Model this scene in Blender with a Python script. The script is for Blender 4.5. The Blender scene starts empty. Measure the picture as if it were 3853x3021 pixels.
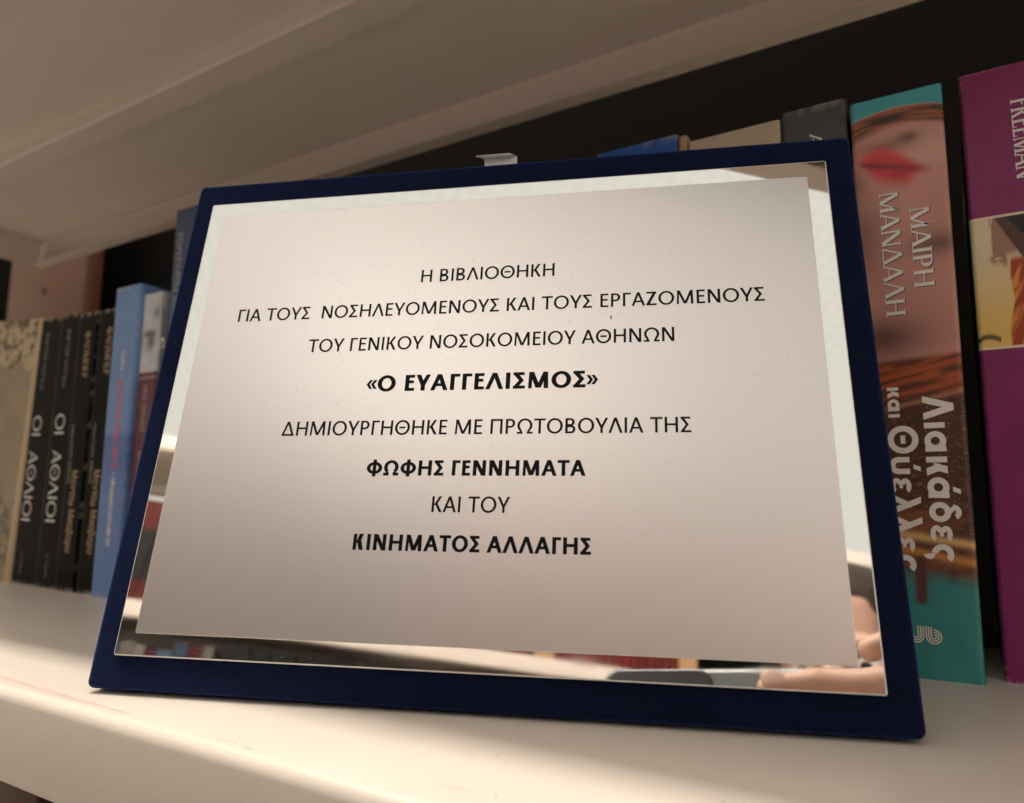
import bpy, bmesh, math, random
import numpy as np
from mathutils import Vector, Matrix

random.seed(7)
R = math.radians
COL = bpy.context.scene.collection
SC = bpy.context.scene

# ------------------------------------------------------------------ camera
CAM = Vector((0, 0, 0.0559))
CA = Vector((0.85028687, 0.52624494, 0.00886014))       # picture right
CU = Vector((0.06415442, -0.12033755, 0.99065791))      # picture up
CD = Vector((-0.52239492, 0.84177499, 0.13608237))      # view direction
cam = bpy.data.cameras.new('camera')
cam.sensor_width = 36.0
cam.sensor_fit = 'HORIZONTAL'
cam.lens = 36.0 * 2799.76 / 3853.0
cam.clip_start = 0.004
cam.clip_end = 60
cam.dof.use_dof = True
cam.dof.focus_distance = 0.228
cam.dof.aperture_fstop = 12.0
co = bpy.data.objects.new('camera', cam)
co.matrix_world = Matrix(((CA.x, CU.x, -CD.x, CAM.x), (CA.y, CU.y, -CD.y, CAM.y), (CA.z, CU.z, -CD.z, CAM.z), (0, 0, 0, 1)))
COL.objects.link(co)
SC.camera = co

# ------------------------------------------------------------------ world, exposure
w = bpy.data.worlds.new('World')
SC.world = w
w.use_nodes = True
w.node_tree.nodes['Background'].inputs[0].default_value = (0.98, 0.86, 0.78, 1)
w.node_tree.nodes['Background'].inputs[1].default_value = 2.3
SC.view_settings.view_transform = 'Standard'
SC.view_settings.look = 'None'
SC.view_settings.exposure = 0.15
SC.view_settings.gamma = 1.0
SC.cycles.max_bounces = 8
SC.cycles.use_denoising = True

# light levels
CEIL_L = (0.71, 0.69, 0.62)       # radiance of the big ceiling diffuser
TUBE_L = (1.0, 0.90, 0.77)
TUBE_S = 78.0
PANEL_S = 2.35

# ------------------------------------------------------------------ helpers
def mat(name, col, rough=0.5, metal=0.0, spec=0.5, noise=None, bump=None, sheen=0.0, sheen_tint=(1, 1, 1), coat=0.0, attr=False, emit=None, aniso=0.0):
    """noise=(scale, amount[, detail]) varies the colour; bump=(scale, strength, distance)"""
    m = bpy.data.materials.new(name)
    m.use_nodes = True
    nt = m.node_tree
    b = nt.nodes['Principled BSDF']
    b.inputs['Base Color'].default_value = (*col, 1)
    b.inputs['Roughness'].default_value = rough
    b.inputs['Metallic'].default_value = metal
    b.inputs['Specular IOR Level'].default_value = spec
    b.inputs['Sheen Weight'].default_value = sheen
    b.inputs['Sheen Roughness'].default_value = 0.35
    b.inputs['Sheen Tint'].default_value = (*sheen_tint, 1)
    b.inputs['Coat Weight'].default_value = coat
    b.inputs['Coat Roughness'].default_value = 0.12
    src = None
    if attr:
        a = nt.nodes.new('ShaderNodeAttribute')
        a.attribute_name = 'Col'
        src = a.outputs['Color']
        nt.links.new(src, b.inputs['Base Color'])
    tc = nt.nodes.new('ShaderNodeTexCoord')
    if noise:
        n = nt.nodes.new('ShaderNodeTexNoise')
        n.inputs['Scale'].default_value = noise[0]
        n.inputs['Detail'].default_value = noise[2] if len(noise) > 2 else 6
        n.inputs['Roughness'].default_value = 0.65
        nt.links.new(tc.outputs['Object'], n.inputs['Vector'])
        mr = nt.nodes.new('ShaderNodeMapRange')
        mr.inputs['From Min'].default_value = 0.25
        mr.inputs['From Max'].default_value = 2.3
        mr.inputs['To Min'].default_value = 1 - noise[1]
        mr.inputs['To Max'].default_value = 1 + noise[1]
        nt.links.new(n.outputs['Fac'], mr.inputs['Value'])
        vm = nt.nodes.new('ShaderNodeVectorMath')
        vm.operation = 'SCALE'
        if src:
            nt.links.new(src, vm.inputs[0])
        else:
            vm.inputs[0].default_value = col
        nt.links.new(mr.outputs['Result'], vm.inputs['Scale'])
        nt.links.new(vm.outputs['Vector'], b.inputs['Base Color'])
    if bump:
        n = nt.nodes.new('ShaderNodeTexNoise')
        n.inputs['Scale'].default_value = bump[0]
        n.inputs['Detail'].default_value = 4
        nt.links.new(tc.outputs['Object'], n.inputs['Vector'])
        bp = nt.nodes.new('ShaderNodeBump')
        bp.inputs['Strength'].default_value = bump[1]
        bp.inputs['Distance'].default_value = bump[2]
        nt.links.new(n.outputs['Fac'], bp.inputs['Height'])
        nt.links.new(bp.outputs['Normal'], b.inputs['Normal'])
    if emit:
        b.inputs['Emission Color'].default_value = (*emit[:3], 1)
        b.inputs['Emission Strength'].default_value = emit[3]
    return m

def link(name, me, m=None, parent=None, smooth=False):
    o = bpy.data.objects.new(name, me)
    COL.objects.link(o)
    if m is not None:
        me.materials.append(m)
    if parent is not None:
        o.parent = parent
    if smooth:
        me.polygons.foreach_set('use_smooth', [True] * len(me.polygons))
    return o

def from_data(name, V, F, m=None, parent=None, smooth=False):
    me = bpy.data.meshes.new(name)
    me.from_pydata([tuple(v) for v in V], [], F)
    me.update()
    return link(name, me, m, parent, smooth)

def empty(name, loc=(0, 0, 0), rot=None):
    o = bpy.data.objects.new(name, None)
    o.empty_display_size = 0.02
    COL.objects.link(o)
    o.location = loc
    if rot is not None:
        o.rotation_euler = rot
    return o

def tag(o, label=None, cat=None, group=None, kind=None):
    if label: o['label'] = label
    if cat: o['category'] = cat
    if group: o['group'] = group
    if kind: o['kind'] = kind
    return o

def box_mesh(name, lo, hi, bevel=0.0, seg=2):
    bm = bmesh.new()
    bmesh.ops.create_cube(bm, size=1)
    for v in bm.verts:
        v.co = Vector([lo[i] + (v.co[i] + 0.5) * (hi[i] - lo[i]) for i in range(3)])
    if bevel:
        bmesh.ops.bevel(bm, geom=bm.edges[:] , offset=bevel, segments=seg, profile=0.5, affect='EDGES')
    me = bpy.data.meshes.new(name)
    bm.to_mesh(me)
    bm.free()
    return me

def box(name, lo, hi, m, parent=None, bevel=0.0, seg=2):
    me = box_mesh(name, lo, hi, bevel, seg)
    o = link(name, me, m, parent)
    if bevel:
        for p in me.polygons: p.use_smooth = True
        me.set_sharp_from_angle(angle=R(40))
    return o

def prism(name, prof, x0, x1, m, parent=None, smooth=False, nx=1):
    """closed profile in (y,z) run along x"""
    n = len(prof)
    V, F = [], []
    for i in range(nx + 1):
        x = x0 + (x1 - x0) * i / nx
        V += [(x, p[0], p[1]) for p in prof]
    for i in range(nx):
        for k in range(n):
            a = i * n + k; b = i * n + (k + 1) % n
            F.append((a, b, b + n, a + n))
    F.append(tuple(range(n))[::-1]); F.append(tuple(nx * n + k for k in range(n)))
    o = from_data(name, V, F, m, parent, smooth)
    if smooth: o.data.set_sharp_from_angle(angle=R(50))
    return o

def sheet_profile(path, t):
    """offset an open (y,z) path by t to its right-hand side and close it"""
    P = [Vector(p) for p in path]
    off = []
    for i, p in enumerate(P):
        d = (P[min(i + 1, len(P) - 1)] - P[max(i - 1, 0)]).normalized()
        off.append(p + Vector((d.y, -d.x)) * t)
    return [tuple(p) for p in P] + [tuple(p) for p in reversed(off)]

def arc(cy, cz, r, a0, a1, n):
    return [(cy + r * math.cos(R(a0 + (a1 - a0) * i / n)), cz + r * math.sin(R(a0 + (a1 - a0) * i / n))) for i in range(n + 1)]

# value noise used when the printed covers are painted vertex by vertex
_rs = np.random.RandomState(3)
_lat = _rs.rand(64, 64)
def vnoise(u, v):
    u = np.asarray(u) % 63; v = np.asarray(v) % 63
    i = np.floor(u).astype(int); j = np.floor(v).astype(int)
    fu = u - i; fv = v - j
    fu = fu * fu * (3 - 2 * fu); fv = fv * fv * (3 - 2 * fv)
    i1 = (i + 1) % 64; j1 = (j + 1) % 64
    return (_lat[i, j] * (1 - fu) * (1 - fv) + _lat[i1, j] * fu * (1 - fv) + _lat[i, j1] * (1 - fu) * fv + _lat[i1, j1] * fu * fv)
def fbm(u, v, o=4):
    s = 0; a = 0.5
    for k in range(o):
        s = s + a * vnoise(u * 2 ** k + 7.3 * k, v * 2 ** k + 3.1 * k); a *= 0.5
    return s / (1 - 0.5 ** o)
def sstep(a, b, x):
    t = np.clip((x - a) / (b - a), 0, 1)
    return t * t * (3 - 2 * t)
def lerp(c, d, t):
    t = np.asarray(t)[..., None]
    return c * (1 - t) + np.asarray(d, float) * t

# ------------------------------------------------------------------ lettering
def glyph(ch, S):
    """capital letters as polygons, cap height 1. S: sv stem, sh bar, dl / dr widths of / and \\ strokes, serif"""
    sv, sh, dl, dr, sf = S['sv'], S['sh'], S['dl'], S['dr'], S.get('serif', 0)
    P = []
    ss = 0.045
    def rect(x0, y0, x1, y1): P.append([(x0, y0), (x1, y0), (x1, y1), (x0, y1)])
    def par(x0, y0, x1, y1, wx): P.append([(x0, y0), (x0 + wx, y0), (x1 + wx, y1), (x1, y1)])
    def foot(x0, x1, y=0):
        if sf: rect(x0 - sf, y, x1 + sf, y + ss)
    def head(x0, x1):
        if sf: rect(x0 - sf, 1 - ss, x1 + sf, 1)
    def stem(x, both=True):
        rect(x, 0, x + sv, 1); foot(x, x + sv); head(x, x + sv)
    def ring(cx, cy, rx, ry, a0=0, a1=360, n=40, tx=None, ty=None):
        tx = sv * 1.05 if tx is None else tx; ty = sh if ty is None else ty
        for i in range(n):
            A = R(a0 + (a1 - a0) * i / n); B = R(a0 + (a1 - a0) * (i + 1) / n)
            P.append([(cx + rx * math.cos(A), cy + ry * math.sin(A)), (cx + rx * math.cos(B), cy + ry * math.sin(B)),
                      (cx + (rx - tx) * math.cos(B), cy + (ry - ty) * math.sin(B)), (cx + (rx - tx) * math.cos(A), cy + (ry - ty) * math.sin(A))])
    def bowl(x, y0, y1, xr):
        r = (y1 - y0) / 2; rx = min(r * 1.0, (xr - x) * 0.72)
        cx = xr - rx
        rect(x, y0, cx, y0 + sh); rect(x, y1 - sh, cx, y1)
        ring(cx, (y0 + y1) / 2, rx, r, -90, 90, 18)
    L = 0.10
    if ch == ' ': return [], S.get('space', 0.36)
    if ch in 'ΗH':
        stem(L); stem(L + 0.62); rect(L + sv, 0.5 - sh / 2 + 0.02, L + 0.62, 0.5 + sh / 2 + 0.02); W = 2 * L + 0.62 + sv
    elif ch in 'ΙI':
        stem(L); W = 2 * L + sv
    elif ch in 'ΒB':
        stem(L); bowl(L + sv * 0.6, 0.48, 1, L + 0.52 + sv * .3); bowl(L + sv * 0.6, 0, 0.53, L + 0.57 + sv * .3); W = L + 0.66 + sv * .35
    elif ch in 'ΡP':
        stem(L); bowl(L + sv * 0.6, 0.40, 1, L + 0.54 + sv * .3); W = L + 0.60 + sv * .35
    elif ch == 'R':
        stem(L); bowl(L + sv * 0.6, 0.44, 1, L + 0.50 + sv * .3); par(L + 0.48, 0, L + 0.22, 0.47, dr); foot(L + 0.5, L + 0.48 + dr); W = L + 0.68 + sv * .35
    elif ch in 'ΓF':
        stem(L); rect(L, 1 - sh, L + 0.50, 1)
        if ch == 'F': rect(L, 0.46, L + 0.42, 0.46 + sh)
        if sf: rect(L + 0.50 - ss, 0.80, L + 0.50, 1)
        W = L + 0.53
    elif ch in 'ΕE':
        stem(L); rect(L, 1 - sh, L + 0.50, 1); rect(L, 0.47, L + 0.46, 0.47 + sh); rect(L, 0, L + 0.51, sh)
        if sf: rect(L + 0.50 - ss, 0.80, L + 0.50, 1); rect(L + 0.51 - ss, 0, L + 0.51, 0.2)
        W = L + 0.57
    elif ch in 'ΖZ':
        rect(0.06, 1 - sh, 0.68, 1); rect(0.05, 0, 0.70, sh); par(0.06, sh * .7, 0.66 - dl * 1.25, 1 - sh * .7, dl * 1.3); W = 0.75
    elif ch in 'ΑA' or ch == 'Λ' or ch == 'Δ':
        wd = 0.84 + (dr - 0.14)
        ap = (wd - dl) / 2 if dl > dr * .8 else (wd / 2 - dl * .6)
        if ch == 'Δ':
            par(0.02, 0, ap, 1, dl); par(wd - dr + 0.05, 0, ap - (dr - dl) * .5, 1, dr); rect(0.04, 0, wd + 0.03, sh); W = wd + 0.08
        else:
            par(0.01, 0, ap, 1, dl); par(wd - dr, 0, ap - (dr - dl) * .5, 1, dr)
            foot(0.03, 0.01 + dl); foot(wd - dr, wd - 0.02)
            if ch != 'Λ': rect(0.01 + 0.22, 0.26, wd - 0.22, 0.26 + sh * .95)
            W = wd + 0.01
    elif ch in 'ΜM':
        wd = 0.98
        sl = 0.0 if sf else 0.03
        thin = dl * .8 if dl < dr else sv
        par(L, 0, L + sl, 1, thin); par(L + wd - sv + sl, 0, L + wd - sv, 1, sv)
        foot(L, L + thin); foot(L + wd - sv, L + wd)
        if sf: rect(L - sf, 1 - ss, L + thin, 1); rect(L + wd - sv, 1 - ss, L + wd + sf, 1)
        c = L + wd / 2 + sl / 2
        par(c - dr * .55, 0.04 if not sf else 0, L + sl, 1, dr * 1.05); par(c - dl * .45, 0.04 if not sf else 0, L + wd - dl * 1.05, 1, dl * 1.05)
        W = wd + 2 * L + sl
    elif ch in 'ΝN':
        wd = 0.74 + (sv - .13) * .6
        th = sv if not sf else dl
        rect(L, 0, L + th, 1); rect(L + wd - th, 0, L + wd, 1)
        foot(L, L + th)
        if sf: rect(L - sf, 1 - ss, L + th, 1); rect(L + wd - th - sf, 1 - ss, L + wd + sf, 1)
        par(L + wd - dr * 1.15, 0, L, 1, dr * 1.15); W = wd + 2 * L
    elif ch in 'ΟO' or ch == 'Θ':
        ring(0.54, 0.5, 0.49, 0.515)
        if ch == 'Θ': rect(0.54 - 0.20, 0.5 - sh * .47, 0.54 + 0.20, 0.5 + sh * .47)
        W = 1.08
    elif ch == 'Π':
        stem(L); stem(L + 0.60); rect(L, 1 - sh, L + 0.6 + sv, 1); W = 2 * L + .6 + sv
    elif ch == 'Σ':
        rect(0.05, 1 - sh, 0.62, 1); rect(0.05, 0, 0.66, sh)
        par(0.34, 0.5, 0.05, 1 - sh * .6, dr * 1.15); par(0.05, sh * .6, 0.34, 0.5, dl * 1.15); W = 0.72
    elif ch in 'ΤT':
        rect(0.02, 1 - sh, 0.74, 1); rect(0.38 - sv / 2, 0, 0.38 + sv / 2, 1); foot(0.38 - sv / 2, 0.38 + sv / 2); W = 0.76
        if sf: rect(0.02, .8, .02 + ss, 1); rect(.74 - ss, .8, .74, 1)
    elif ch in 'ΥY':
        c = 0.39
        rect(c - sv / 2, 0, c + sv / 2, 0.42); par(c - dr * .55, 0.36, 0.0, 1, dr * 1.05); par(c - dl * .5, 0.36, 0.78 - dl * 1.05, 1, dl * 1.05); W = 0.78
        foot(c - sv / 2, c + sv / 2)
    elif ch in 'ΚK':
        stem(L); par(L + sv * .8, 0.44, L + 0.60 - dl, 1, dl * 1.15); par(L + 0.64 - dr, 0, L + sv + 0.03, 0.56, dr * 1.15); W = L + 0.68 + (sv - .13)
        if sf: foot(L + .64 - dr, L + .64); head(L + .6 - dl, L + .6)
    elif ch == 'Φ':
        ring(0.55, 0.5, 0.50, 0.40); rect(0.55 - sv / 2, -0.06, 0.55 + sv / 2, 1.06); W = 1.1
    elif ch == 'Ω':
        ring(0.54, 0.55, 0.47, 0.465, -52, 232, 34)
        rect(0.05, 0, 0.05 + 0.36, sh); rect(1.03 - 0.36, 0, 1.03, sh)
        par(0.41 - sv * 1.0, sh * .5, 0.20, 0.24, sv * .95); par(0.67, sh * .5, 0.88 - sv * .95, 0.24, sv * .95); W = 1.08
    elif ch in '«»':
        W = 0.62
        for k in (0, 0.24):
            x = 0.07 + k; a, b, t = 0.17, 0.0, sv * .75
            q = [[(x, 0.45), (x + a, 0.17), (x + a + t, 0.17), (x + t, 0.45)], [(x, 0.45), (x + t, 0.45), (x + a + t, 0.73), (x + a, 0.73)]]
            if ch == '»': q = [[(W - px, py) for px, py in pp] for pp in q]
            P.extend(q)
    else:
        W = 0.4
    return P, W

def lower(ch):
    """heavy geometric lower-case letters, cap height 1, x-height .68"""
    P = []; w_ = 0.205; xh = .68
    def rect(x0, y0, x1, y1): P.append([(x0, y0), (x1, y0), (x1, y1), (x0, y1)])
    def par(x0, y0, x1, y1, wx): P.append([(x0, y0), (x0 + wx, y0), (x1 + wx, y1), (x1, y1)])
    def ring(cx, cy, r, a0=0, a1=360, t=w_, n=28, ry=None):
        ry = ry or r
        for i in range(n):
            A = R(a0 + (a1 - a0) * i / n); B = R(a0 + (a1 - a0) * (i + 1) / n)
            P.append([(cx + r * math.cos(A), cy + ry * math.sin(A)), (cx + r * math.cos(B), cy + ry * math.sin(B)), (cx + (r - t) * math.cos(B), cy + (ry - t) * math.sin(B)), (cx + (r - t) * math.cos(A), cy + (ry - t) * math.sin(A))])
    acc = ch in 'άύ'
    b = {'ά': 'α', 'ύ': 'υ'}.get(ch, ch)
    if b == 'Λ': par(.01, 0, .32, 1, .24); par(.64, 0, .33, 1, .24); return P, .90
    if b == 'Θ': ring(.56, .5, .53, n=36, t=.215); rect(.40, .42, .72, .58); return P, 1.14
    if b == 'ι': rect(.09, 0, .09 + w_, xh); W = .38
    elif b == 'α': ring(.38, xh / 2, xh / 2 + .015); rect(.56, 0, .56 + w_, xh); W = .86
    elif b == 'κ': rect(.09, 0, .09 + w_, xh); par(.10 + w_, .24, .44, xh, .26); par(.50, 0, .20 + w_ * .6, .42, .27); W = .80
    elif b == 'δ': ring(.40, xh / 2, xh / 2 + .015); ring(.40, .78, .26, 20, 185, t=.17, ry=.24); par(.45, .50, .14, .80, .20); W = .80
    elif b == 'ε': ring(.37, .19, .30, 110, 335, t=.17, ry=.205); ring(.37, .49, .28, 25, 250, t=.17, ry=.20); rect(.26, .285, .46, .405); W = .68
    elif b == 'ς': ring(.40, xh / 2, xh / 2 + .015, 45, 262); ring(.38, -.09, .20, -80, 92, t=.17, ry=.19); W = .70
    elif b == 'υ': rect(.08, .3, .08 + w_, xh); rect(.52, .3, .52 + w_, xh); ring(.4025, .30, .3225, 180, 360, ry=.315); W = .80
    elif b == 'λ': par(.52, 0, .09, .98, .23); par(.0, 0, .30, .60, .22); W = .76
    else: W = .3
    if acc: par(.36, .80, .46, 1.04, .17)
    return P, W
def heavy_words(name, s_, O, right, upv, nrm, width, height, m, parent):
    V, F = [], []; x = 0; allp = []
    for ch in s_:
        P, W = lower(ch)
        allp += [([(x + a, b) for a, b in p], i % 5 if len(P) < 12 or i > 27 else 0) for i, p in enumerate(P)]
        x += W
    x0 = min(a for p, _ in allp for a, b in p); x1 = max(a for p, _ in allp for a, b in p)
    kx = width / (x1 - x0); O, right, upv, nrm = map(Vector, (O, right, upv, nrm))
    for k, (p, lay) in enumerate(allp):
        i = len(V)
        V += [O + right * ((a - x0) * kx) + upv * (b * height) + nrm * ((k % 37) * 0.0000015) for a, b in p]
        F.append(tuple(range(i, i + len(p))))
    return from_data(name, V, F, m, parent)

SANS = dict(sv=0.150, sh=0.130, dl=0.152, dr=0.158)
BOLD = dict(sv=0.225, sh=0.185, dl=0.225, dr=0.235)
SERIF = dict(sv=0.175, sh=0.065, dl=0.09, dr=0.19, serif=0.08)
FLARE = dict(sv=0.115, sh=0.08, dl=0.085, dr=0.135, space=0.9)

def text_polys(s, S, track=0.0):
    """list of polygons + total width, cap height 1"""
    out = []; x = 0
    for k, ch in enumerate(s):
        P, W = glyph(ch, S)
        for i, p in enumerate(P):
            out.append(([(x + a, b) for a, b in p], i % 6))
        x += W + track
    xs = [a for p, _ in out for a, b in p]
    return out, min(xs), max(xs)

def caps(name, s, S, O, right, upv, nrm, width, height, m, parent, track=0.0):
    """capitals laid from point O (baseline start) along `right`, fitted to width x height"""
    P, x0, x1 = text_polys(s, S, track)
    kx = width / (x1 - x0)
    V, F = [], []
    O, right, upv, nrm = map(Vector, (O, right, upv, nrm))
    for p, lay in P:
        i = len(V)
        for a, b in p:
            V.append(O + right * ((a - x0) * kx) + upv * (b * height) + nrm * (lay * 0.000004))
        F.append(tuple(range(i, i + len(p))))
    return from_data(name, V, F, m, parent)

def words(name, s, O, right, upv, nrm, width, height, m, parent, bold=0.0, depth=0.0):
    """mixed-case line in Blender's built-in typeface; height is the cap height"""
    c = bpy.data.curves.new(name, 'FONT')
    c.body = s; c.size = 1; c.resolution_u = 3; c.offset = bold
    o = bpy.data.objects.new(name, c)
    COL.objects.link(o)
    dg = bpy.context.evaluated_depsgraph_get()
    me = bpy.data.meshes.new_from_object(o.evaluated_get(dg))
    bpy.data.objects.remove(o)
    n = len(me.vertices)
    v = np.zeros(n * 3); me.vertices.foreach_get('co', v); v = v.reshape(-1, 3)
    kx = width / (v[:, 0].max() - v[:, 0].min()); ky = height / 0.73
    xm = v[:, 0].min()
    O, right, upv, nrm = (np.array(q, float) for q in (O, right, upv, nrm))
    nv = O + np.outer((v[:, 0] - xm) * kx, right) + np.outer(v[:, 1] * ky, upv) + np.outer(v[:, 2], nrm)
    me.vertices.foreach_set('co', nv.ravel()); me.update()
    me.name = name
    return link(name, me, m, parent)

# ------------------------------------------------------------------ materials
M = {}
M['paint'] = mat('shelf_paint', (0.77, 0.70, 0.64), 0.34, spec=0.45, noise=(24, 0.06, 10), bump=(900, 0.22, 0.00025))
M['wood'] = mat('brown_wood', (0.070, 0.022, 0.009), 0.45, noise=(14, 0.25), bump=(60, 0.2, 0.001))
M['honey'] = mat('honey_wood', (0.42, 0.24, 0.11), 0.45, noise=(14, 0.2))
M['black'] = mat('gap_shade_black', (0.006, 0.0055, 0.005), 0.9, spec=0.0)  # black stands in for the shade behind the shelves
M['dark'] = mat('dark_void', (0.02, 0.018, 0.016), 0.9)
M['paper'] = mat('book_paper', (0.62, 0.54, 0.40), 0.9, noise=(300, 0.12))
M['print'] = mat('printed_cover', (1, 1, 1), 0.42, attr=True, spec=0.35, noise=(260, 0.05), bump=(500, 0.08, 0.0002))
M['printgloss'] = mat('glossy_cover', (1, 1, 1), 0.30, attr=True, spec=0.04, noise=(260, 0.05), bump=(120, 0.12, 0.0004))
M['velvet'] = mat('navy_velvet', (0.0075, 0.0120, 0.040), 0.95, spec=0.06, sheen=0.7, sheen_tint=(0.10, 0.20, 0.75), noise=(60, 0.45, 8), bump=(2200, 0.9, 0.0006))
M['mirror'] = mat('mirror_plate', (0.92, 0.91, 0.88), 0.012, metal=1.0)
_nt = M['mirror'].node_tree
_tc = _nt.nodes.new('ShaderNodeTexCoord'); _n = _nt.nodes.new('ShaderNodeTexNoise'); _n.inputs['Scale'].default_value = 35; _n.inputs['Detail'].default_value = 6
_r = _nt.nodes.new('ShaderNodeMapRange'); _r.inputs['From Min'].default_value = .45; _r.inputs['From Max'].default_value = .75; _r.inputs['To Min'].default_value = .010; _r.inputs['To Max'].default_value = .075
_nt.links.new(_tc.outputs['Object'], _n.inputs['Vector']); _nt.links.new(_n.outputs['Fac'], _r.inputs['Value']); _nt.links.new(_r.outputs['Result'], _nt.nodes['Principled BSDF'].inputs['Roughness'])
M['edge'] = mat('plate_edge', (0.86, 0.84, 0.80), 0.45, metal=0.3)
M['satin'] = mat('satin_plate', (0.80, 0.755, 0.74), 0.37, metal=1.0, noise=(420, 0.01), bump=(2600, 0.14, 0.00010))
M['ink'] = mat('black_ink', (0.006, 0.006, 0.008), 0.5, spec=0.12)
M['hair_mark'] = mat('grey_fibre', (0.33, 0.29, 0.27), 0.7)
M['white_ink'] = mat('white_ink', (0.84, 0.79, 0.73), 0.5)
M['silver_ink'] = mat('silver_ink', (0.86, 0.82, 0.78), 0.35, metal=0.0, noise=(300, 0.15))
M['gold_ink'] = mat('gold_ink', (0.50, 0.36, 0.22), 0.4, metal=0.3, noise=(400, 0.25))
M['dim_ink'] = mat('dim_ink', (0.22, 0.24, 0.25), 0.5)
M['red_ink'] = mat('red_ink', (0.90, 0.07, 0.07), 0.5)
M['grey_ink'] = mat('grey_ink', (0.42, 0.42, 0.42), 0.5)
M['shadow_ink'] = mat('shadow_ink', (0.10, 0.045, 0.035), 0.6)
M['clip'] = mat('clip_plastic', (0.72, 0.70, 0.70), 0.3, spec=0.6)
M['cut'] = mat('scuff', (0.62, 0.47, 0.43), 0.7)
M['greyscuff'] = mat('grey_scuff', (0.55, 0.50, 0.46), 0.7)

# ------------------------------------------------------------------ room: floor, ceiling, lights
floor = box('floor', (-3.5, -3.4, -1.30), (3.5, 0.9, -1.25), mat('floor_vinyl', (0.62, 0.57, 0.50), 0.4, noise=(3, 0.1)))
tag(floor, kind='structure')
ceil = box('ceiling', (-3.5, -3.4, 1.345), (3.5, 0.9, 1.40), mat('ceiling_paint', (0.7, 0.67, 0.6), 0.9, noise=(5, 0.04)))
tag(ceil, kind='structure')
wallb = box('back_wall', (-3.5, -3.45, -1.25), (3.5, -3.4, 1.345), mat('wall_paint', (0.62, 0.58, 0.49), 0.9, noise=(4, 0.05)))
tag(wallb, kind='structure')
walll = box('side_wall', (-3.55, -3.4, -1.25), (-3.5, 0.9, 1.345), bpy.data.materials['wall_paint'])
tag(walll, kind='structure')

# wide ceiling light with a prismatic diffuser
cl = empty('ceiling_light', (0.1, -1.55, 1.3))
tag(cl, 'wide warm ceiling light with a prismatic diffuser over the aisle', 'ceiling light')
dm = bpy.data.materials.new('prismatic_diffuser'); dm.use_nodes = True
nt = dm.node_tree; nt.nodes.clear()
out = nt.nodes.new('ShaderNodeOutputMaterial'); em = nt.nodes.new('ShaderNodeEmission')
tc = nt.nodes.new('ShaderNodeTexCoord'); vo = nt.nodes.new('ShaderNodeTexVoronoi')
vo.inputs['Scale'].default_value = 26; vo.inputs['Randomness'].default_value = 0.0
mr = nt.nodes.new('ShaderNodeMapRange'); mr.inputs['From Max'].default_value = 0.7; mr.inputs['To Min'].default_value = 1.04; mr.inputs['To Max'].default_value = 0.93
nt.links.new(tc.outputs['Object'], vo.inputs['Vector']); nt.links.new(vo.outputs['Distance'], mr.inputs['Value'])
em.inputs['Color'].default_value = (*CEIL_L, 1); nt.links.new(mr.outputs['Result'], em.inputs['Strength'])
nt.links.new(em.outputs[0], out.inputs[0])
box('diffuser', (-3.2, -1.7, 0.0), (3.2, 1.0, 0.02), dm, cl)
for (a, b) in (((-3.23, -1.73, -0.006), (3.23, -1.7, 0.04)), ((-3.23, 1.0, -0.006), (3.23, 1.03, 0.04)), ((-3.23, -1.7, -0.006), (-3.2, 1.0, 0.04)), ((3.2, -1.7, -0.006), (3.23, 1.0, 0.04))):
    box('frame', a, b, M['paint'], cl)

# a brighter square lamp set under the wide diffuser: the soft highlight in the satin plate; the right one is an added unseen fill
for lx_, ls_, lab_ in ((-0.27, PANEL_S, 'square lamp under the wide ceiling light, the brighter one to the left'), (0.29, PANEL_S * .55, 'added unseen fill lamp under the wide ceiling light, the dimmer one to the right')):
    pl_ = empty('square_lamp', (lx_, -1.64, 1.262))
    tag(pl_, lab_, 'square lamp', 'square lamps under the ceiling light')
    box('lamp_diffuser', (-0.24, -0.33, 0.0), (0.24, 0.33, 0.012), mat('lamp_diffuser', (1, 1, 1), .5, emit=(1.0, 0.94, 0.87, ls_)), pl_, 0.004)
    box('lamp_rim', (-0.25, -0.34, 0.012), (0.25, 0.34, 0.034), M['paint'], pl_, 0.003)

# strip lamp over the front of the shelf: draws the bright band along the shelf edge
sl = empty('strip_lamp', (-0.55, 0.060, 1.26))
tag(sl, 'long narrow strip lamp on the ceiling above the front edge of the shelf', 'strip lamp')
tm = mat('lamp_tube', (1, 1, 1), 0.5, emit=(*TUBE_L, TUBE_S))
V = []; F = []; n = 10
for i in (0, 1):
    for k in range(n):
        V.append((-0.62 + 1.24 * i, 0.030 * math.cos(2 * math.pi * k / n), 0.030 * math.sin(2 * math.pi * k / n)))
F = [(k, (k + 1) % n, n + (k + 1) % n, n + k) for k in range(n)] + [tuple(range(n)), tuple(range(n, 2 * n))[::-1]]
from_data('tube', V, F, tm, sl, True)
box('housing', (-0.66, -0.04, 0.032), (0.66, 0.03, 0.07), M['paint'], sl, 0.003)
for s in (-1, 1):
    box('end_cap', (s * 0.64 - 0.02, -0.034, -0.032), (s * 0.64 + 0.02, 0.034, 0.031), M['paint'], sl, 0.002)

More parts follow.
